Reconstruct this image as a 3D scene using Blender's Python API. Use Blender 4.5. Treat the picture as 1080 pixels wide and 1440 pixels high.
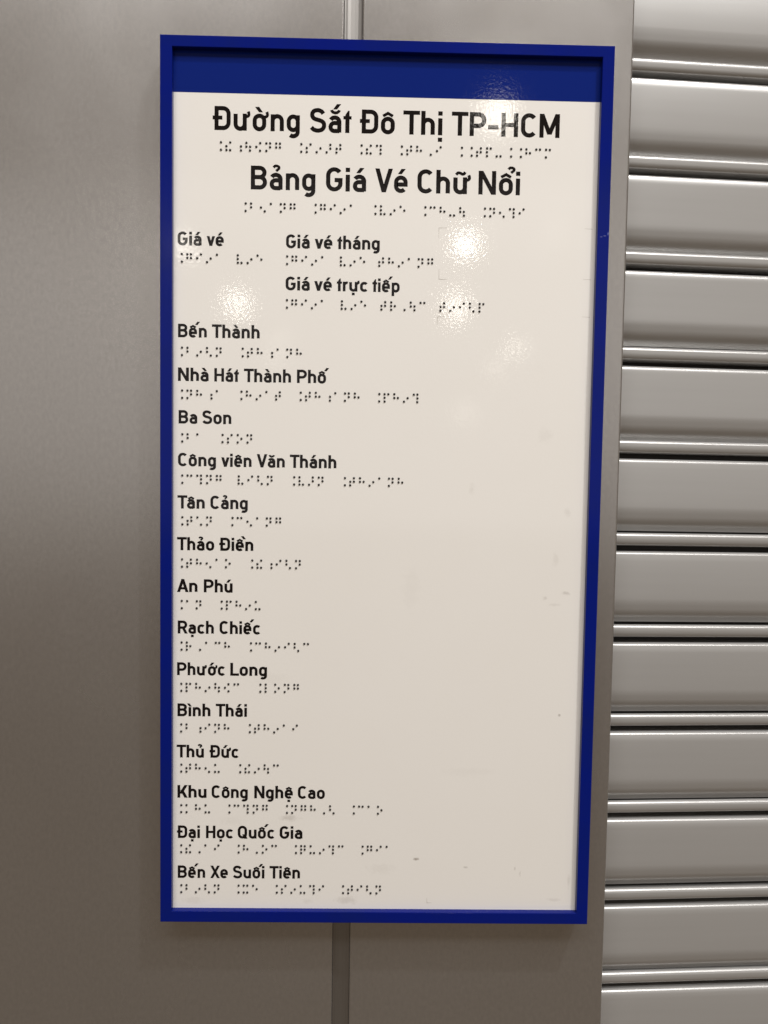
# -*- coding: utf-8 -*-
import bpy, bmesh, math, random
from mathutils import Vector, Matrix
random.seed(7)
S = bpy.context.scene
for o in list(bpy.data.objects): bpy.data.objects.remove(o)
C = bpy.context.collection
MM = 0.001
# ---- all positions in millimetres: x right, y away from the viewer, z up; origin = middle of the sign's front
def V(x, y, z): return Vector((x * MM, y * MM, z * MM))

# ------------------------------------------------------------------ camera
cam = bpy.data.cameras.new('camera'); co = bpy.data.objects.new('camera', cam); C.objects.link(co)
cam.sensor_fit = 'HORIZONTAL'; cam.sensor_width = 36.0; cam.lens = 36.0 * 1100 / 1080
cam.clip_start = 0.01; cam.clip_end = 100
R0 = (0.99973049, -0.01604831, -0.01677476); R1 = (0.01505705, 0.99822414, -0.05763543); R2 = (0.01766992, 0.05736732, 0.99819676)
cv = lambda r: Vector((r[0], r[2], -r[1]))          # plane axes (x, down, away) -> Blender axes
rt, up, bk = cv(R0), -cv(R1), -cv(R2)
m = Matrix((rt, up, bk)).transposed().to_4x4(); m.translation = V(-7.03, -496.5, 18.32)
co.matrix_world = m
S.camera = co

# ------------------------------------------------------------------ light
S.view_settings.view_transform = 'Standard'; S.view_settings.look = 'None'
S.view_settings.exposure = 0; S.view_settings.gamma = 1
S.cycles.max_bounces = 8; S.cycles.sample_clamp_indirect = 6
w = bpy.data.worlds.new('World'); S.world = w; w.use_nodes = True
bg = w.node_tree.nodes['Background']; bg.inputs[0].default_value = (0.172, 0.128, 0.088, 1); bg.inputs[1].default_value = 1.0

def area(name, loc, target, sx, sy, power, col, shape='RECTANGLE', spread=180):
    l = bpy.data.lights.new(name, 'AREA'); l.shape = shape; l.size = sx; l.size_y = sy
    l.energy = power; l.color = col; l.spread = math.radians(spread)
    o = bpy.data.objects.new(name, l); C.objects.link(o); o.location = loc
    o.rotation_euler = (Vector(target) - Vector(loc)).to_track_quat('-Z', 'Y').to_euler(); return o
WARM = (1.0, 0.95, 0.88)
NEUT = (1.0, 0.982, 0.958)
# the near ceiling lamp that throws the sign's shadow down and to the left
area('near_downlight', (0.84, -0.94, 2.05), (0, 0, 0), 0.09, 0.09, 25.0, NEUT, 'DISK')
# rows of ceiling lamps over the concourse, above what the sign's gloss can mirror
area('ceiling_lamp_row', (0.5, -1.55, 2.6), (0.1, 0, 0), 3.6, 0.16, 32.0, NEUT)
area('ceiling_lamp_row', (0.2, -2.75, 3.2), (0.1, 0, 0), 5.5, 0.5, 118.0, NEUT)
# softly lit ceiling of the hall
area('ceiling_wash', (0, -5.0, 3.1), (0, 0, 0), 7.0, 5.0, 6.0, (1.0, 0.97, 0.93))
# broad unseen fill, added in front to brighten the wall's middle
area('front_fill', (0, -9.0, 1.3), (0, 0, 0.2), 16.0, 4.1, 84.0, (1.0, 0.985, 0.965))
# far downlights whose mirror images show in the glossy sheet: (direction x, z, towards the viewer), distance, radius, strength
CP = co.location.copy()
for dx, dz, dy, dist, r, e in [
    (.137, .400, .906, 5.0, .10, .95), (.110, .268, .957, 7.0, .105, 1.4), (.101, .198, .975, 9.0, .14, .8),
    (-.166, .195, .967, 9.0, .12, .9), (.176, .149, .973, 11.0, .10, .55), (.153, .125, .980, 13.0, .12, .22),
    (.119, .069, .991, 16.0, .2, .12), (-.114, .155, .981, 11.0, .13, .10), (-.224, .256, .940, 7.0, .09, .6),
    (.212, .281, .936, 7.0, .10, .05), (-.120, .132, .984, 13.0, .15, .10)]:
    d = Vector((dx, -dy, dz)).normalized()
    P = Vector((CP.x, 2 * 0.004 - CP.y, CP.z))            # mirror image of the eye in the sheet
    L = P + d * (dist + 0.5)
    area('far_downlight', L, (0, 0, 0), 2 * r, 2 * r, 1.1 * e * (2 * r) ** 2 * math.pi, (1.0, 0.94, 0.84), 'DISK', 60)

# ------------------------------------------------------------------ materials
def mat(name, base=(.5, .5, .5), rough=.5, metal=0.0, spec=.5):
    m = bpy.data.materials.new(name); m.use_nodes = True
    b = m.node_tree.nodes['Principled BSDF']
    b.inputs['Base Color'].default_value = (*base, 1); b.inputs['Roughness'].default_value = rough
    b.inputs['Metallic'].default_value = metal; b.inputs['Specular IOR Level'].default_value = spec
    return m
def N(m, t, **kw):
    n = m.node_tree.nodes.new(t)
    for k, v in kw.items(): setattr(n, k, v)
    return n
def lk(m, a, b): m.node_tree.links.new(a, b)
def noise(m, scale, detail=3, rough=.5, vec=None, sc=None):
    t = N(m, 'ShaderNodeTexCoord'); n = N(m, 'ShaderNodeTexNoise')
    n.inputs['Scale'].default_value = scale; n.inputs['Detail'].default_value = detail; n.inputs['Roughness'].default_value = rough
    mp = N(m, 'ShaderNodeMapping'); mp.inputs['Scale'].default_value = sc or (1, 1, 1)
    lk(m, t.outputs['Object'], mp.inputs[0]); lk(m, mp.outputs[0], n.inputs['Vector']); return n
def remap(m, src, a, b, lo, hi):
    r = N(m, 'ShaderNodeMapRange'); r.inputs['From Min'].default_value = a; r.inputs['From Max'].default_value = b
    r.inputs['To Min'].default_value = lo; r.inputs['To Max'].default_value = hi; lk(m, src, r.inputs['Value']); return r.outputs[0]
def bump(m, src, dist, strength=1.0, prev=None):
    b = N(m, 'ShaderNodeBump'); b.inputs['Strength'].default_value = strength; b.inputs['Distance'].default_value = dist
    lk(m, src, b.inputs['Height'])
    if prev is not None: lk(m, prev, b.inputs['Normal'])
    return b.outputs[0]
def bsdf(m): return m.node_tree.nodes['Principled BSDF']
def tint(m, base, fac, dark):
    mx = N(m, 'ShaderNodeMix', data_type='RGBA'); mx.inputs['A'].default_value = (*base, 1); mx.inputs['B'].default_value = (*dark, 1)
    lk(m, fac, mx.inputs['Factor']); return mx.outputs['Result']

def orange_peel(m, d=0.000021):
    n = noise(m, 500, 1, .5); n2 = noise(m, 1100, 0, .5)
    b = bump(m, n.outputs[0], d * 1.0); b = bump(m, n2.outputs[0], d * .35, prev=b)
    n3 = noise(m, 14, 2, .5); b = bump(m, n3.outputs[0], 0.00010, prev=b)
    lk(m, b, bsdf(m).inputs['Normal'])

# glossy white sheet, with the finger marks and specks that are on it
WHITE = (.800, .778, .742)
white = mat('white_sheet', WHITE, .055)
orange_peel(white)
cl = noise(white, 9, 4, .6)
col = tint(white, WHITE, remap(white, cl.outputs[0], .45, .75, 0, .10), (.70, .66, .60))
def marks(m, col, lst, dark):
    t = N(m, 'ShaderNodeTexCoord'); wob = noise(m, 260, 3, .7)
    for (x, z, rx, rz, a) in lst:
        mp = N(m, 'ShaderNodeMapping'); mp.vector_type = 'TEXTURE'
        mp.inputs['Location'].default_value = (x * MM, 0, z * MM); mp.inputs['Scale'].default_value = (rx * MM, 1, rz * MM)
        lk(m, t.outputs['Object'], mp.inputs[0])
        sx = N(m, 'ShaderNodeSeparateXYZ'); lk(m, mp.outputs[0], sx.inputs[0])
        cb = N(m, 'ShaderNodeCombineXYZ'); lk(m, sx.outputs[0], cb.inputs[0]); lk(m, sx.outputs[2], cb.inputs[1])
        ln = N(m, 'ShaderNodeVectorMath', operation='LENGTH'); lk(m, cb.outputs[0], ln.inputs[0])
        ad = N(m, 'ShaderNodeMath', operation='ADD'); lk(m, ln.outputs['Value'], ad.inputs[0])
        lk(m, remap(m, wob.outputs[0], .3, .7, -.45, .45), ad.inputs[1])
        f = remap(m, ad.outputs[0], 1.15, .35, 0, a)
        mx = N(m, 'ShaderNodeMix', data_type='RGBA'); lk(m, f, mx.inputs['Factor']); lk(m, col, mx.inputs['A'])
        mx.inputs['B'].default_value = (*dark, 1); col = mx.outputs['Result']
    return col
col = marks(white, col, [(26.7, -239.0, 2.0, .9, .75), (59.4, -244.3, 1.6, .8, .35), (92, -245, .6, 1.6, .28), (95.5, -248.5, .6, 2.2, .30),
    (106.9, -64.7, 1.6, 1.6, .22), (120.5, -61.5, 2.6, 1.3, .30), (113, -69, 4.0, 1.0, .14), (118.5, -141.8, .9, .9, .50),
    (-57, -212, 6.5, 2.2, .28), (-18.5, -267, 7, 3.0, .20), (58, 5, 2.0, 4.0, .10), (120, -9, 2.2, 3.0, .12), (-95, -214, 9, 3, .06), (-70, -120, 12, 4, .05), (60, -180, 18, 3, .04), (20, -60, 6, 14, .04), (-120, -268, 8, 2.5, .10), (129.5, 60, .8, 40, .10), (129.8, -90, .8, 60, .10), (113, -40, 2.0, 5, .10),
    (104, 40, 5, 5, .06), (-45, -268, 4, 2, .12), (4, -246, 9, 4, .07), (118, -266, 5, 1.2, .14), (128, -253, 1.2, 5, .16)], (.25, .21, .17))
lk(white, col, bsdf(white).inputs['Base Color'])

black = mat('black_print', (.006, .0045, .0045), .065, 0, .35); orange_peel(black)
BLUEP = (.004, .016, .158)
blue_print = mat('blue_print', BLUEP, .065, 0, .15); orange_peel(blue_print)
BLUE = (.0012, .0085, .168)
blue = mat('blue_enamel', BLUE, .13, 0, .16)
bn = noise(blue, 30, 3, .6)
bc = tint(blue, BLUE, remap(blue, bn.outputs[0], .4, .75, 0, .5), (.004, .012, .115))
bc = marks(blue, bc, [(139.3, 166.2, .5, 1.0, .5), (137.2, 165.0, 1.0, .35, .45), (135, 164.4, .8, .3, .35)], (.25, .28, .5))
lk(blue, bc, bsdf(blue).inputs['Base Color'])
lk(blue, bump(blue, noise(blue, 900, 2).outputs[0], .000006), bsdf(blue).inputs['Normal'])
dot_m = mat('braille_bead', (.012, .010, .010), .30)
residue = mat('glue_residue', (.46, .43, .39), .6)

steel = mat('satin_cladding', (.55, .53, .51), .42, .85)
ns = noise(steel, 2.2, 3, .5); ng = noise(steel, 1500, 2, .6)
sc_ = tint(steel, (.455, .444, .436), remap(steel, ns.outputs[0], .35, .7, 0, 1), (.42, .409, .399))
gr = N(steel, 'ShaderNodeMix', data_type='RGBA', blend_type='MULTIPLY'); gr.inputs['Factor'].default_value = 1
lk(steel, sc_, gr.inputs['A']); gv = N(steel, 'ShaderNodeCombineColor'); gq = remap(steel, noise(steel, 420, 3, .7, sc=(1, 1, .6)).outputs[0], .25, .75, .93, 1.07)
for k_ in range(3): lk(steel, gq, gv.inputs[k_])
lk(steel, gv.outputs[0], gr.inputs['B']); lk(steel, gr.outputs['Result'], bsdf(steel).inputs['Base Color'])
lk(steel, remap(steel, noise(steel, 5, 4, .6).outputs[0], .3, .7, .21, .29), bsdf(steel).inputs['Roughness'])
lk(steel, bump(steel, noise(steel, 3.0, 2).outputs[0], .0012, prev=bump(steel, ng.outputs[0], .000012)), bsdf(steel).inputs['Normal'])

shut = mat('shutter_metal', (.62, .605, .58), .25, .30, 1.0)
nb = noise(shut, 60, 3, .6, sc=(.03, 1, 1)); 
lk(shut, tint(shut, (.40, .395, .388), remap(shut, nb.outputs[0], .35, .7, 0, 1), (.375, .37, .362)), bsdf(shut).inputs['Base Color'])
lk(shut, remap(shut, noise(shut, 7, 4, .6, sc=(.25, 1, 1)).outputs[0], .3, .7, .24, .31), bsdf(shut).inputs['Roughness'])
lk(shut, bump(shut, noise(shut, 6, 2, sc=(.5, 1, 1)).outputs[0], .0005), bsdf(shut).inputs['Normal'])
gasket = mat('joint_filler', (.36, .345, .33), .4, .9)
jn = noise(gasket, 90, 4, .7, sc=(1, 1, .3))
lk(gasket, tint(gasket, (.27, .26, .25), remap(gasket, jn.outputs[0], .5, .75, 0, .6), (.23, .22, .205)), bsdf(gasket).inputs['Base Color'])
dark_m = mat('gap_shade', (.05, .047, .045), .6, .3)  # dark tone standing in for deep shade between the slats

# ------------------------------------------------------------------ helpers
def empty(name, loc=(0, 0, 0)):
    o = bpy.data.objects.new(name, None); C.objects.link(o); o.location = V(*loc); o.empty_display_size = .05; return o
def mesh_obj(name, verts, faces, m, parent=None, smooth=False, mm=True):
    me = bpy.data.meshes.new(name); k = MM if mm else 1
    me.from_pydata([(a * k, b * k, c * k) for a, b, c in verts], [], faces); me.update()
    bm = bmesh.new(); bm.from_mesh(me); bmesh.ops.recalc_face_normals(bm, faces=bm.faces[:]); bm.to_mesh(me); bm.free()
    if smooth:
        for p in me.polygons: p.use_smooth = True
    me.materials.append(m); o = bpy.data.objects.new(name, me); C.objects.link(o)
    if parent: o.parent = parent
    return o
def bevel(o, wd, seg=2):
    bm = bmesh.new(); bm.from_mesh(o.data)
    bmesh.ops.bevel(bm, geom=bm.edges[:], offset=wd * MM, segments=seg, affect='EDGES', profile=.5, clamp_overlap=True)
    bm.to_mesh(o.data); bm.free()
    return o
def box(name, x0, x1, y0, y1, z0, z1, m, parent=None, bv=0):
    v = [(x, y, z) for x in (x0, x1) for y in (y0, y1) for z in (z0, z1)]
    f = [(0, 1, 3, 2), (4, 6, 7, 5), (0, 4, 5, 1), (2, 3, 7, 6), (0, 2, 6, 4), (1, 5, 7, 3)]
    o = mesh_obj(name, v, f, m, parent)
    if bv: bevel(o, bv)
    return o
def extrude_x(name, prof, x0, x1, m, parent=None, smooth=False, seg=1):
    """closed (y, z) outline drawn out along x"""
    n = len(prof); v = []
    for i in range(seg + 1):
        x = x0 + (x1 - x0) * i / seg; v += [(x, y, z) for y, z in prof]
    f = [(i * n + k, i * n + (k + 1) % n, (i + 1) * n + (k + 1) % n, (i + 1) * n + k) for i in range(seg) for k in range(n)]
    f += [tuple(range(n)), tuple(range(seg * n, seg * n + n))]
    return mesh_obj(name, v, f, m, parent, smooth)

# ------------------------------------------------------------------ the clad wall
WY = 18.0                                        # front of the cladding behind the sign's front
wall = empty('wall', (0, WY, 0)); wall['kind'] = 'structure'
wall['label'] = 'satin grey metal clad wall behind the blue framed sign, ending at the shutter'
def wall_panel(x0, x1, rl, rr):
    """folded sheet tray: flat face, rounded verticals, returns running back"""
    r = 1.6; pr = [(x0, 60)]
    if rl: pr += [(x0 + r - r * math.cos(a), WY + r - r * math.sin(a)) for a in [k * math.pi / 12 for k in range(7)]]
    else: pr += [(x0, WY)]
    if rr: pr += [(x1 - r + r * math.sin(a), WY + r - r * math.cos(a)) for a in [k * math.pi / 12 for k in range(7)]]
    else: pr += [(x1, WY)]
    pr += [(x1, 60)]
    n = len(pr); v = [(x, y - WY, z) for z in (-900, 900) for x, y in pr]
    f = [(k, k + 1, n + k + 1, n + k) for k in range(n - 1)] + [tuple(range(n)), tuple(range(n, 2 * n)), (0, n, 2 * n - 1, n - 1)]
    return mesh_obj('wall_panel', v, f, steel, wall)
wall_panel(-900, -28.0, 0, 1)
wall_panel(-16.7, 157.2, 1, 1)
# filler strip sunk in the joint: hollow towards the right
pr = [(-27.9, 14), (-27.9, 1.3), (-27.2, 1.6), (-26.0, 2.3), (-24.0, 2.9), (-21.5, 3.0), (-19.3, 2.6), (-17.6, 1.9), (-16.8, 1.5), (-16.8, 14)]
n = len(pr); v = [(x, y, z) for z in (-899, 899) for x, y in pr]
f = [(k, k + 1, n + k + 1, n + k) for k in range(n - 1)] + [tuple(range(n)), tuple(range(n, 2 * n)), (0, n, 2 * n - 1, n - 1)]
mesh_obj('joint_strip', v, f, gasket, wall)

# ------------------------------------------------------------------ roller shutter
YAW, TILT, ROLL = -0.0595555, 0.0087826, 0.0053253
def R3(rx, ry, rz):
    cx, sx, cy, sy, cz, sz = math.cos(rx), math.sin(rx), math.cos(ry), math.sin(ry), math.cos(rz), math.sin(rz)
    return Matrix(((1, 0, 0), (0, cx, -sx), (0, sx, cx))) @ Matrix(((cy, 0, sy), (0, 1, 0), (-sy, 0, cy))) @ Matrix(((cz, -sz, 0), (sz, cz, 0), (0, 0, 1)))
B = R3(TILT, YAW, ROLL)
ex = Vector(B.col[0]); ed = Vector(B.col[1]); ea = Vector(B.col[2])
bc_ = lambda r: Vector((r[0], r[2], -r[1]))
shutter = bpy.data.objects.new('roller_shutter', None); C.objects.link(shutter)
mx = Matrix((bc_(ex), bc_(ea), -bc_(ed))).transposed().to_4x4(); mx.translation = V(150, 40, 0)
shutter.matrix_world = mx
shutter['label'] = 'silver roller shutter of long horizontal slats right of the blue framed sign'
shutter['category'] = 'shutter'
PIT, OFF = 64.0056, -294.787
jit = {i: v / 2.0 for i, v in enumerate([-1.03, .01, 1.15, .32, 1.09, .26, -1.11, -1.24, .08, -1.08, 1.55])}
def arc_pts(cy, cz, r, a0, a1, n):   # angle 0 = towards the viewer (-y), 90 = up
    return [(cy - r * math.cos(math.radians(a0 + (a1 - a0) * k / n)), cz + r * math.sin(math.radians(a0 + (a1 - a0) * k / n))) for k in range(n + 1)]
# rail: small round bead, its top highlight at z = 0
rail = [(14, -1.2)] + [(7.5, -1.0)] + [(4.2, .3)] + arc_pts(3.7, -2.6, 3.2, 78, 8, 8) + [(.52, -3.9), (.62, -4.9), (.85, -5.9), (1.3, -6.9), (2.0, -7.8), (3.1, -8.3), (5.0, -8.7), (14, -8.8)]
# slat below the rail: rounded head, long nearly flat face, turned-in foot
slat = [(15, -12.9), (6.0, -12.7)] + arc_pts(3.5, -15.6, 3.2, 82, 26, 7) + [(.30, -15.6), (.02, -17.2)] + [(-.1 + .0 - .75 * math.sin(math.pi * t / 10 * .62), -18.8 - 2.95 * t) for t in range(11)] + [(-.25, -50.2), (.15, -52.6), (.95, -55.0), (2.2, -57.3), (4.0, -59.5), (5.6, -61.4), (6.2, -62.8), (15, -63.4)]
rmesh = smesh = None
for i in range(-5, 16):
    zz = -(OFF + i * PIT) + jit.get(i, 0)
    for kind, prof in (('slat_rail', rail), ('slat', slat)):
        if i == -5:
            o = extrude_x(kind, prof, -60, 900, shut, shutter, True)
            bmx = bmesh.new(); bmx.from_mesh(o.data)
            for e in bmx.edges:
                if len(e.link_faces) == 2 and e.calc_face_angle(0) > math.radians(50): e.smooth = False
            bmx.to_mesh(o.data); bmx.free()
            if kind == 'slat': smesh = o.data
            else: rmesh = o.data
        else:
            o = bpy.data.objects.new(kind, smesh if kind == 'slat' else rmesh); C.objects.link(o); o.parent = shutter
        o.location = V(0, random.uniform(-.15, .15), zz); o.rotation_euler = (math.radians(random.uniform(-.25, .25)), 0, 0)
# added dark sheet that makes the shade in the slat gaps black
box('gap_shade_sheet', -60, 900, 16, 20, -720, 660, dark_m, shutter)

# ------------------------------------------------------------------ the sign
sign = empty('braille_price_sign', (0, 0, 0))
sign['label'] = 'tall white braille ticket price sign in a blue frame on the metal wall'
sign['category'] = 'sign'
HW, HH, FW, FD = 140.0, 280.3, 7.4, 17.9
def rail_member(c0, c1, i0, i1):
    v = []
    for y in (0, FD): v += [(c0[0], y, c0[1]), (c1[0], y, c1[1]), (i1[0], y, i1[1]), (i0[0], y, i0[1])]
    f = [(0, 1, 2, 3), (7, 6, 5, 4), (0, 4, 5, 1), (1, 5, 6, 2), (2, 6, 7, 3), (3, 7, 4, 0)]
    o = mesh_obj('frame_rail', v, f, blue, sign); d = (Vector(c1) - Vector(c0)).normalized()
    bm = bmesh.new(); bm.from_mesh(o.data)
    es = [e for e in bm.edges if abs(e.calc_length() * 1000) > 60]
    bmesh.ops.bevel(bm, geom=es, offset=.35 * MM, segments=2, affect='EDGES', profile=.5)
    bm.to_mesh(o.data); bm.free(); return o
o4 = [(-HW, HH), (HW, HH), (HW, -HH), (-HW, -HH)]; i4 = [(-HW + FW, HH - FW + .5), (HW - FW, HH - FW + .5), (HW - FW, -HH + FW), (-HW + FW, -HH + FW)]
for k in range(4): rail_member(o4[k], o4[(k + 1) % 4], i4[k], i4[(k + 1) % 4])
PY = 4.0
panel = box('panel', -HW + FW - 1.5, HW - FW + 1.5, PY, PY + 3, -HH + FW - 1.5, HH - FW + 1.5, white, sign)
box('header_band', -HW + FW - 1.4, HW - FW + 1.4, PY - .05, PY - .002, 248.05, HH - FW + 1.4, blue_print, panel)

# sticker corners left on the sheet
def corner(x, z, sx, sz, l=5.2, lz=6.5, t=.32):
    v = []; y = PY - .04
    a = [(x, z), (x + sx * l, z + .1), (x + sx * l, z + .1 - sz * t * .5), (x + sx * t, z - sz * t), (x + sx * t * .4, z - sz * lz), (x, z - sz * lz)]
    v = [(p, y, q) for p, q in a] + [(p, PY - .001, q) for p, q in a]
    f = [tuple(range(6)), tuple(range(6, 12))] + [(k, (k + 1) % 6, 6 + (k + 1) % 6, 6 + k) for k in range(6)]
    mesh_obj('sticker_residue', v, f, residue, panel)
corner(33.6, 170.0, 1, 1); corner(34.2, 137.7, 1, -1); corner(33.8, 114.5, 1, 1, 4.6, 5.5)
corner(34.4, -270.5, 1, -1, 3.2, 3.6)
for z in (171.2, 139.6, 116.0): corner(131.2, z, -1, 1, 5.0, .5, .26)

# ---- lettering: outlines of constant stroke, cap height 1
W_ = .155; h = W_ / 2
def arc(cx, cy, rx, ry, a0, a1, n=14):
    return [(cx + rx * math.cos(math.radians(a0 + (a1 - a0) * k / n)), cy + ry * math.sin(math.radians(a0 + (a1 - a0) * k / n))) for k in range(n + 1)]
def spline(p, n=5):
    q = [(2 * p[0][0] - p[1][0], 2 * p[0][1] - p[1][1])] + p + [(2 * p[-1][0] - p[-2][0], 2 * p[-1][1] - p[-2][1])]; out = []
    for i in range(1, len(q) - 2):
        for k in range(n):
            t = k / n; a, b, c, d = q[i - 1], q[i], q[i + 1], q[i + 2]
            out.append(tuple(.5 * (2 * b[j] + (c[j] - a[j]) * t + (2 * a[j] - 5 * b[j] + 4 * c[j] - d[j]) * t * t + (3 * b[j] - a[j] - 3 * c[j] + d[j]) * t ** 3) for j in (0, 1)))
    return out + [p[-1]]
def st(pts, w=W_, closed=False): return ('s', pts, w, closed)
def pg(*pts): return ('p', list(pts))
def rect(x0, y0, x1, y1): return pg((x0, y0), (x1, y0), (x1, y1), (x0, y1))
def stem(x, y0, y1): return rect(x, y0, x + W_, y1)
XT = .6375; XB = .0625
def diag(x0, y0, x1, y1, wx): return pg((x0, y0), (x0 + wx, y0), (x1 + wx, y1), (x1, y1))
def bowl(x0, x1, r=.205): # closed lower-case bowl on centre lines
    c = (x0 + x1) / 2; rx = (x1 - x0) / 2
    return st(arc(c, XT - r, rx, r, 0, 180) + arc(c, XB + r, rx, r, 180, 360), W_, True)
G = {}   # glyph: (width, left bearing, right bearing, strokes)
S_, O_ = .082, .070
G['n'] = (.56, S_, S_, [stem(0, 0, .70), st(arc(.28, XT - .205, .2025, .205, 180, 0) + [(.4825, 0)])])
G['h'] = (.56, S_, S_, [stem(0, 0, 1.0), st(arc(.28, XT - .205, .2025, .205, 180, 0) + [(.4825, 0)])])
G['u'] = (.56, S_, S_, [stem(.405, 0, .70), st([(.0775, .70)] + arc(.28, XB + .205, .2025, .205, 180, 360))])
G['r'] = (.37, S_, .02, [stem(0, 0, .70), st(arc(.27, XT - .21, .1925, .21, 180, 68))])
G['o'] = (.575, O_, O_, [bowl(h, .4975)])
G['g'] = (.555, O_, S_, [bowl(h, .4775), st([(.4775, .70), (.4775, -.02)] + arc(.2775, -.02, .20, .185, 0, -132))])
G['p'] = (.575, S_, O_, [stem(0, -.29, .70), bowl(h, .4975)])
G['a'] = (.54, O_, S_, [st([(.4625, 0), (.4625, XT - .19)] + arc(.2625, XT - .19, .20, .19, 0, 152)),
                        st([(.4625, .4025)] + arc(.245, .2325, .1675, .170, 90, 270) + [(.4625, XB)])])
G['e'] = (.575, O_, O_, [st(arc(.2875, XB + .205, .21, .205, 318, 180) + arc(.2875, XT - .205, .21, .205, 180, 0) + [(.4975, .34), (.12, .34)])])
G['c'] = (.53, O_, .045, [st(arc(.2875, XB + .205, .21, .205, 322, 180) + arc(.2875, XT - .205, .21, .205, 180, 38))])
G['i'] = (.155, S_, S_, [stem(0, 0, .70), rect(0, .845, .155, 1.0)])
G['j'] = (.155, S_, S_, [stem(0, 0, .70)])        # dotless i
G['t'] = (.33, .03, .03, [pg((.085, 0), (.24, 0), (.24, .93), (.20, .93), (.085, .76)), rect(0, .585, .33, .70)])
G['v'] = (.57, .02, .02, [diag(.203, 0, 0, .70, .164), diag(.203, 0, .406, .70, .164)])
G['x'] = (.55, .02, .02, [diag(0, 0, .37, .70, .18), diag(.37, 0, 0, .70, .18)])
# capitals
rr = .24
G['D'] = (.69, S_, O_, [stem(0, 0, 1), st([(.10, 1 - h)] + arc(.37, 1 - h - rr, rr, rr, 90, 0) + arc(.37, h + rr, rr, rr, 0, -90) + [(.10, h)])])
G['Đ'] = (.69, S_ + .06, O_, G['D'][3] + [rect(-.08, .45, .32, .59)])
G['B'] = (.68, S_, O_, [stem(0, 0, 1), st([(.10, 1 - h)] + arc(.365, .7225, .215, .20, 90, -90) + [(.10, .5225)]), st([(.12, .5225)] + arc(.375, .3, .2275, .2225, 90, -90) + [(.10, h)])])
G['P'] = (.69, S_, .04, [stem(0, 0, 1), st([(.10, 1 - h)] + arc(.36, .675, .2475, .2475, 90, -90) + [(.10, .4275)])])
G['R'] = (.71, S_, .03, [stem(0, 0, 1), st([(.10, 1 - h)] + arc(.37, .69, .2325, .2325, 90, -90) + [(.10, .4575)]), diag(.53, 0, .30, .44, .178)])
G['T'] = (.68, .01, .01, [rect(0, 1 - .145, .68, 1), stem(.2625, 0, .87)])
G['L'] = (.60, S_, .02, [stem(0, 0, 1), rect(.14, 0, .60, .145)])
G['H'] = (.69, S_, S_, [stem(0, 0, 1), stem(.535, 0, 1), rect(.14, .43, .55, .57)])
G['N'] = (.73, S_, S_, [stem(0, 0, 1), stem(.575, 0, 1), diag(.553, 0, 0, 1, .177)])
G['M'] = (.84, S_, S_, [stem(0, 0, 1), stem(.685, 0, 1), diag(.335, .14, 0, 1, .17), diag(.335, .14, .67, 1, .17)])
G['K'] = (.70, S_, .02, [stem(0, 0, 1), diag(.12, .33, .50, 1, .19), diag(.51, 0, .21, .59, .19)])
G['V'] = (.74, .02, .02, [diag(.285, 0, 0, 1, .165), diag(.285, 0, .575, 1, .165)])
G['A'] = (.77, .02, .02, [diag(0, 0, .302, 1, .165), diag(.605, 0, .303, 1, .165), rect(.15, .21, .62, .34)])
G['X'] = (.72, .02, .02, [diag(0, 0, .54, 1, .18), diag(.54, 0, 0, 1, .18)])
cr = .26
def capc(a1, a0): return st(arc(.3375, h - .01 + cr, cr, cr, a1, 180) + arc(.3375, 1.01 - h - cr, cr, cr, 180, a0))
G['C'] = (.67, O_, .045, [capc(325, 35)])
G['G'] = (.68, O_, O_, [st([(.35, .47), (.5975, .47)] + arc(.3375, h - .01 + cr, cr, cr, 360, 180) + arc(.3375, 1.01 - h - cr, cr, cr, 180, 32))])
G['Q'] = (.70, O_, O_, [st(arc(.3375, h - .01 + cr, cr, cr, 360, 180) + arc(.3375, 1.01 - h - cr, cr, cr, 180, 0), W_, True), diag(.50, -.02, .36, .30, .20)])
G['S'] = (.69, .06, .06, [st(spline([(.575, .79), (.50, .885), (.38, .932), (.30, .935), (.17, .90), (.095, .80), (.10, .67), (.18, .575), (.31, .53), (.41, .505), (.53, .455), (.605, .36), (.60, .21), (.52, .11), (.40, .068), (.29, .066), (.15, .11), (.055, .20)]))])
G['-'] = (.42, .09, .07, [rect(0, .315, .42, .46)])
ACW = .105
def acute(cx, y0): return pg((cx - .14, y0), (cx + .0, y0), (cx + .165, y0 + .205), (cx + .01, y0 + .205))
def grave(cx, y0): return pg((cx - .0, y0), (cx + .14, y0), (cx - .01, y0 + .205), (cx - .165, y0 + .205))
def circ(cx): return st([(cx - .215, .755), (cx, .875), (cx + .215, .755)], .10)
def breve(cx): return st(arc(cx, .985, .175, .145, 190, 350), .10)
def hook(cx, y): return st(spline([(cx - .13, y + .15), (cx - .07, y + .215), (cx + .02, y + .222), (cx + .10, y + .18), (cx + .105, y + .115), (cx + .05, y + .06), (cx - .02, y + .0)]), .088)
def tilde(cx): return st(spline([(cx - .20, .82), (cx - .12, .90), (cx - .03, .895), (cx + .06, .85), (cx + .13, .86), (cx + .19, .94)]), .095)
def horn(x): return st(spline([(x - .04, .585), (x + .05, .60), (x + .105, .66), (x + .10, .745), (x + .075, .81)]), .10)
def under(cx): return rect(cx - h, -.285, cx + h, -.135)
def comp(base, marks_, rb=None, w=None):
    b = G[base]; return (w or b[0], b[1], b[2] if rb is None else rb, b[3] + marks_)
a, e, o_, u_ = .285, .29, .2875, .28
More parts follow.
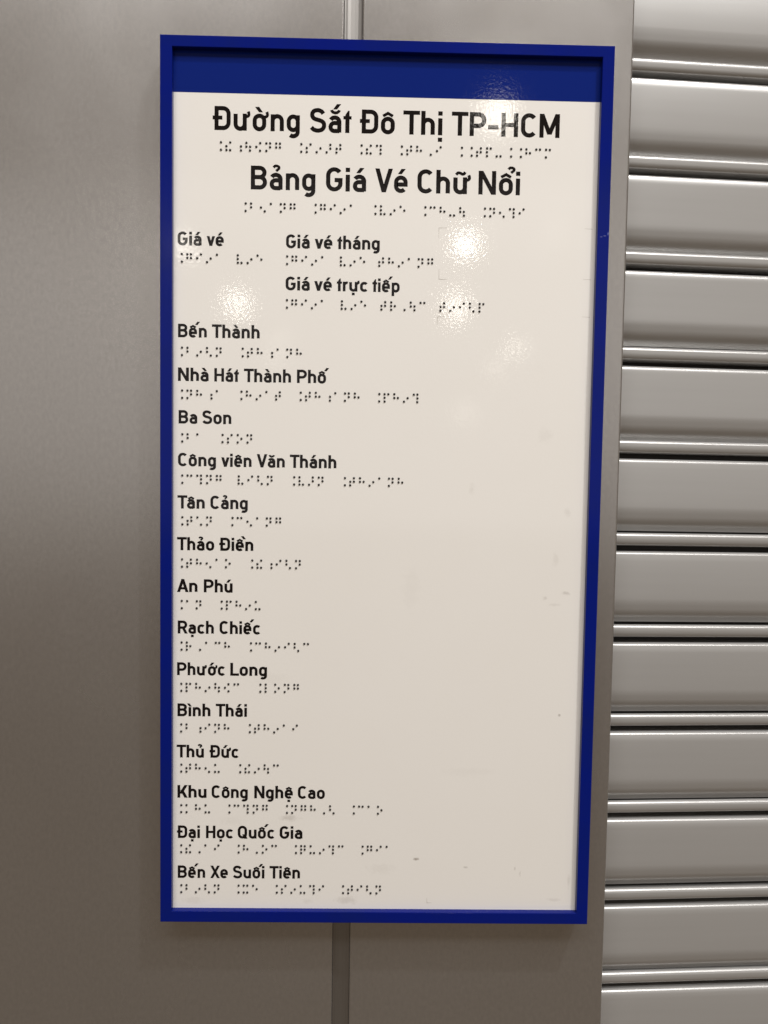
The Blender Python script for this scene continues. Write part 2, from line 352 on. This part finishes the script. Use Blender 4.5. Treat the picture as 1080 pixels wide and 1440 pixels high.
G.update({'á': comp('a', [acute(a, .80)]), 'à': comp('a', [grave(a - .02, .80)]), 'ả': comp('a', [hook(a, .80)]), 'ạ': comp('a', [under(a)]),
 'â': comp('a', [circ(a)]), 'ă': comp('a', [breve(a)]), 'ắ': comp('a', [breve(a), acute(a + .06, 1.0)]),
 'é': comp('e', [acute(e + .02, .80)]), 'ê': comp('e', [circ(e)]), 'ế': comp('e', [circ(e), acute(e + .33, .97)], .10), 'ề': comp('e', [circ(e), grave(e + .28, .94)]), 'ệ': comp('e', [circ(e), under(e)]),
 'ô': comp('o', [circ(o_)]), 'ố': comp('o', [circ(o_), acute(o_ + .33, .96)], .09), 'ổ': comp('o', [circ(o_), hook(o_ + .23, .95)]), 'ọ': comp('o', [under(o_)]),
 'ơ': comp('o', [horn(.535)], .14), 'ờ': comp('o', [horn(.535), grave(o_ - .01, .80)], .14), 'ớ': comp('o', [horn(.535), acute(o_ - .02, .80)], .12),
 'ư': comp('u', [horn(.56)], .215), 'ứ': comp('u', [horn(.56), acute(u_, .80)], .17), 'ữ': comp('u', [horn(.56), tilde(u_ + .02)], .17), 'ự': comp('u', [horn(.56), under(u_)], .17),
 'ú': comp('u', [acute(u_, .80)]), 'ủ': comp('u', [hook(u_, .80)]), 'ị': comp('i', [under(h)]), 'ì': comp('j', [grave(.05, .80)])})

def stroke_quads(pts, w, closed):
    p = [pts[0]]
    for q in pts[1:]:
        if abs(q[0] - p[-1][0]) + abs(q[1] - p[-1][1]) > 1e-4: p.append(q)
    if closed and abs(p[0][0] - p[-1][0]) + abs(p[0][1] - p[-1][1]) < 1e-4: p.pop()
    n = len(p); L = []; Rr = []
    for i in range(n):
        a = p[i - 1] if (i > 0 or closed) else None; b = p[(i + 1) % n] if (i < n - 1 or closed) else None
        d1 = (Vector(p[i]) - Vector(a)).normalized() if a else None; d2 = (Vector(b) - Vector(p[i])).normalized() if b else None
        if d1 is None: d1 = d2
        if d2 is None: d2 = d1
        n1 = Vector((-d1.y, d1.x)); n2 = Vector((-d2.y, d2.x)); mt = n1 + n2
        mt = mt.normalized() if mt.length > 1e-6 else n1
        k = w / 2 / max(.45, mt.dot(n1)); c = Vector(p[i]); L.append(c + mt * k); Rr.append(c - mt * k)
    segs = range(n if closed else n - 1)
    return [(L[i], L[(i + 1) % n], Rr[(i + 1) % n], Rr[i]) for i in segs]
TIGHT = {('T', 'h'): -.01, ('T', 'i'): -.0, ('T', 'â'): -.06, ('P', '-'): -.03}
def fatten(q, d):
    n = len(q); out = []; c = sum(q, Vector((0, 0))) / n
    ar = sum(q[i].x * q[(i + 1) % n].y - q[(i + 1) % n].x * q[i].y for i in range(n)); sg = 1 if ar > 0 else -1
    for i in range(n):
        a, b, e = q[i - 1], q[i], q[(i + 1) % n]; d1 = (b - a).normalized(); d2 = (e - b).normalized()
        n1 = Vector((d1.y, -d1.x)) * sg; n2 = Vector((d2.y, -d2.x)) * sg; m_ = (n1 + n2).normalized()
        out.append(b + m_ * d / max(.6, m_.dot(n1)))
    return out
def lettering(text, base, words, cap):
    fat = .015 if cap > 10 else .026
    vs, fs = [], []
    for word, (xa, xb) in zip(text.split(' '), words):
        x = 0; pos = []
        for k, ch in enumerate(word):
            g = G[ch]
            if k: x += g[1] + TIGHT.get((word[k - 1], ch), 0)
            pos.append((x, g)); x += g[0]
            if k < len(word) - 1: x += g[2]
        left = -.08 if word[0] == 'Đ' else 0
        right = x + (.10 if word[-1] in 'ữ' else 0)
        s = (xb - xa) / (right - left)
        if abs(s / cap - 1) > .07: print('FIT', word, round(s / cap, 3))
        for x, g in pos:
            for j, prim in enumerate(g[3]):
                y = PY - .03 - .004 * j
                qs = stroke_quads(prim[1], prim[2] + 2 * fat, prim[3]) if prim[0] == 's' else [fatten([Vector(q) for q in prim[1]], fat)]
                for q in qs:
                    b = len(vs)
                    vs += [(xa + (x + c.x - left) * s, y, base + c.y * cap) for c in q]; fs.append(tuple(range(b, b + len(q))))
    me = bpy.data.meshes.new('lettering'); me.from_pydata([(p * MM, q * MM, r * MM) for p, q, r in vs], [], fs); me.update()
    bm = bmesh.new(); bm.from_mesh(me)
    for fc in bm.faces:
        fc.normal_update()
        if fc.normal.y > 0: fc.normal_flip()
    bm.to_mesh(me); bm.free()
    me.materials.append(black); o = bpy.data.objects.new('lettering', me); C.objects.link(o); o.parent = panel
    o['label'] = ('large' if cap > 10 else 'small') + ' black printed words reading ' + text
    return o
TEXT = [
('Đường Sắt Đô Thị TP-HCM', 227.13, [(-108.84, -54.89), (-48.26, -22.58), (-16.92, 4.58), (10.25, 34.44), (40.7, 108.36)]),
('Bảng Giá Vé Chữ Nổi', 191.29, [(-84.86, -44.76), (-37.7, -12.87), (-6.78, 13.26), (19.81, 52.25), (58.37, 84.27)]),
('Giá vé', 155.85, [(-130.54, -115.95), (-112.29, -102.02)]),
('Giá vé tháng', 155.49, [(-62.43, -47.95), (-44.32, -33.64), (-30.18, -3.71)]),
('Giá vé trực tiếp', 129.3, [(-62.47, -47.68), (-44.35, -33.68), (-30.12, -10.83), (-7.63, 9.34)]),
('Bến Thành', 98.57, [(-130.26, -112.48), (-108.84, -79.05)]),
('Nhà Hát Thành Phố', 71.11, [(-130.23, -111.27), (-107.25, -92.0), (-88.44, -58.92), (-54.76, -36.64)]),
('Ba Son', 44.19, [(-129.85, -118.37), (-114.8, -96.7)]),
('Công viên Văn Thánh', 17.03, [(-130.18, -106.38), (-102.61, -83.67), (-79.9, -62.43), (-58.79, -29.39)]),
('Tân Cảng', -10.12, [(-130.52, -113.47), (-109.46, -85.92)]),
('Thảo Điền', -37.01, [(-130.72, -107.32), (-103.67, -82.19)]),
('An Phú', -64.14, [(-130.65, -117.98), (-113.5, -95.4)]),
('Rạch Chiếc', -91.23, [(-130.26, -107.36), (-103.27, -77.19)]),
('Phước Long', -118.58, [(-130.65, -99.89), (-96.2, -72.8)]),
('Bình Thái', -145.72, [(-130.39, -109.38), (-105.55, -85.66)]),
('Thủ Đức', -173.12, [(-130.92, -113.56), (-109.52, -90.74)]),
('Khu Công Nghệ Cao', -200.06, [(-130.34, -111.76), (-108.04, -84.77), (-80.12, -55.26), (-51.53, -34.25)]),
('Đại Học Quốc Gia', -227.18, [(-130.69, -116.02), (-111.63, -94.09), (-90.78, -66.89), (-63.25, -48.69)]),
('Bến Xe Suối Tiên', -254.2, [(-130.11, -112.49), (-108.65, -97.56), (-93.86, -73.48), (-69.77, -50.02)])]
for k, (t, b, ws) in enumerate(TEXT): lettering(t, b, ws, 14.2 if k < 2 else 8.1)

# ---- braille: raised dark beads. ^ capital, / acute, \ grave, ? hook, ~ tilde, . dot-below tone
CELL = {'^': '46', '/': '35', '\\': '56', '?': '26', '~': '36', '.': '6', '-': '36',
 'a': '1', 'b': '12', 'c': '14', 'e': '15', 'g': '1245', 'h': '125', 'i': '24', 'k': '13', 'l': '123', 'm': '134', 'n': '1345', 'o': '135', 'p': '1234',
 'q': '12345', 'r': '1235', 's': '234', 't': '2345', 'u': '136', 'v': '1236', 'x': '1346', 'đ': '2346', 'â': '16', 'ă': '345', 'ê': '126', 'ô': '1456', 'ơ': '246', 'ư': '1256'}
BR = ['^đ\\ương ^s/ăt ^đô ^th.i ^^tp-^^hcm', '^b?ang ^gi/a ^v/e ^ch~ư ^n?ôi', '^gi/a v/e', '^gi/a v/e th/ang', '^gi/a v/e tr.ưc t/iêp',
 '^b/ên ^th\\anh', '^nh\\a ^h/at ^th\\anh ^ph/ô', '^ba ^son', '^công viên ^văn ^th/anh', '^tân ^c?ang', '^th?ao ^đ\\iên', '^an ^ph/u', '^r.ach ^ch/iêc',
 '^ph/ươc ^long', '^b\\inh ^th/ai', '^th?u ^đ/ưc', '^khu ^công ^ngh.ê ^cao', '^đ.ai ^h.oc ^qu/ôc ^gia', '^b/ên ^xe ^s/uôi ^tiên']
BP = [(-103.76, 219.57, 102.73), (-88.15, 182.44, 87.07), (-128.08, 150.28, -78.15), (-61.84, 150.18, 29.82), (-61.74, 122.94, 62.94), (-127.92, 91.96, -52.7), (-127.84, 64.95, 22.07), (-127.71, 37.28, -83.84), (-127.64, 10.97, 13.33), (-127.56, -15.77, -64.89), (-127.75, -43.09, -52.05), (-127.86, -70.12, -77.8), (-127.96, -97.22, -46.22), (-128.11, -124.35, -52.41), (-128.08, -151.26, -52.85), (-128.05, -178.01, -65.15), (-128.02, -205.16, 3.36), (-127.98, -232.18, 7.14), (-127.95, -259.28, 3.23)]
DS, CP_ = 2.33, 6.22
for t, (x0, z0, x1) in zip(BR, BP):
    nsp = t.count(' '); n = len(t); last = CELL[t[-1]]
    lastc = DS if any(c in last for c in '456') else 0
    base = x0 - DS - .5                                   # left column of the first cell
    pred = base + (n - 1) * CP_ + lastc
    adj = (x1 - pred) / max(nsp, 1)
    if abs(adj) > 2: print('BRAILLE', t, round(adj, 2))
    if nsp == 0 or abs(adj) > 3: adj = 0
    vs, fs = [], []; x = base
    for ch in t:
        if ch == ' ': x += CP_ + adj; continue
        for d in CELL[ch]:
            k = int(d) - 1; dx = (k // 3) * DS + (.5 if ch in '^\\' else 0); dz = (k % 3) * DS
            cx, cz = x + dx + random.uniform(-.05, .05), z0 - dz + random.uniform(-.05, .05); r = .76; b = len(vs)
            for ring, (rr_, hh) in enumerate(((1, 0), (.93, .38), (.66, .72))):
                vs += [(cx + r * rr_ * math.cos(q * math.pi / 5), PY - .002 - r * hh, cz + r * rr_ * math.sin(q * math.pi / 5)) for q in range(10)]
            vs.append((cx, PY - .002 - r * .95, cz))
            for ring in (0, 1): fs += [(b + ring * 10 + q, b + ring * 10 + (q + 1) % 10, b + ring * 10 + 10 + (q + 1) % 10, b + ring * 10 + 10 + q) for q in range(10)]
            fs += [(b + 20 + q, b + 20 + (q + 1) % 10, b + 30) for q in range(10)]
        x += CP_
    o = mesh_obj('braille_row', vs, fs, dot_m, panel, True); o['kind'] = 'stuff'

# the sheet's print sits on the sheet's own face: bring coordinates measured 7 mm back onto the face 4 mm back
K = (496.5 + PY) / (496.5 + 7.0)
for ch in panel.children:
    if ch.name.startswith('header_band'): continue
    for v_ in ch.data.vertices:
        v_.co.x = (-7.03 + (v_.co.x * 1000 + 7.03) * K) * MM; v_.co.z = (18.32 + (v_.co.z * 1000 - 18.32) * K) * MM
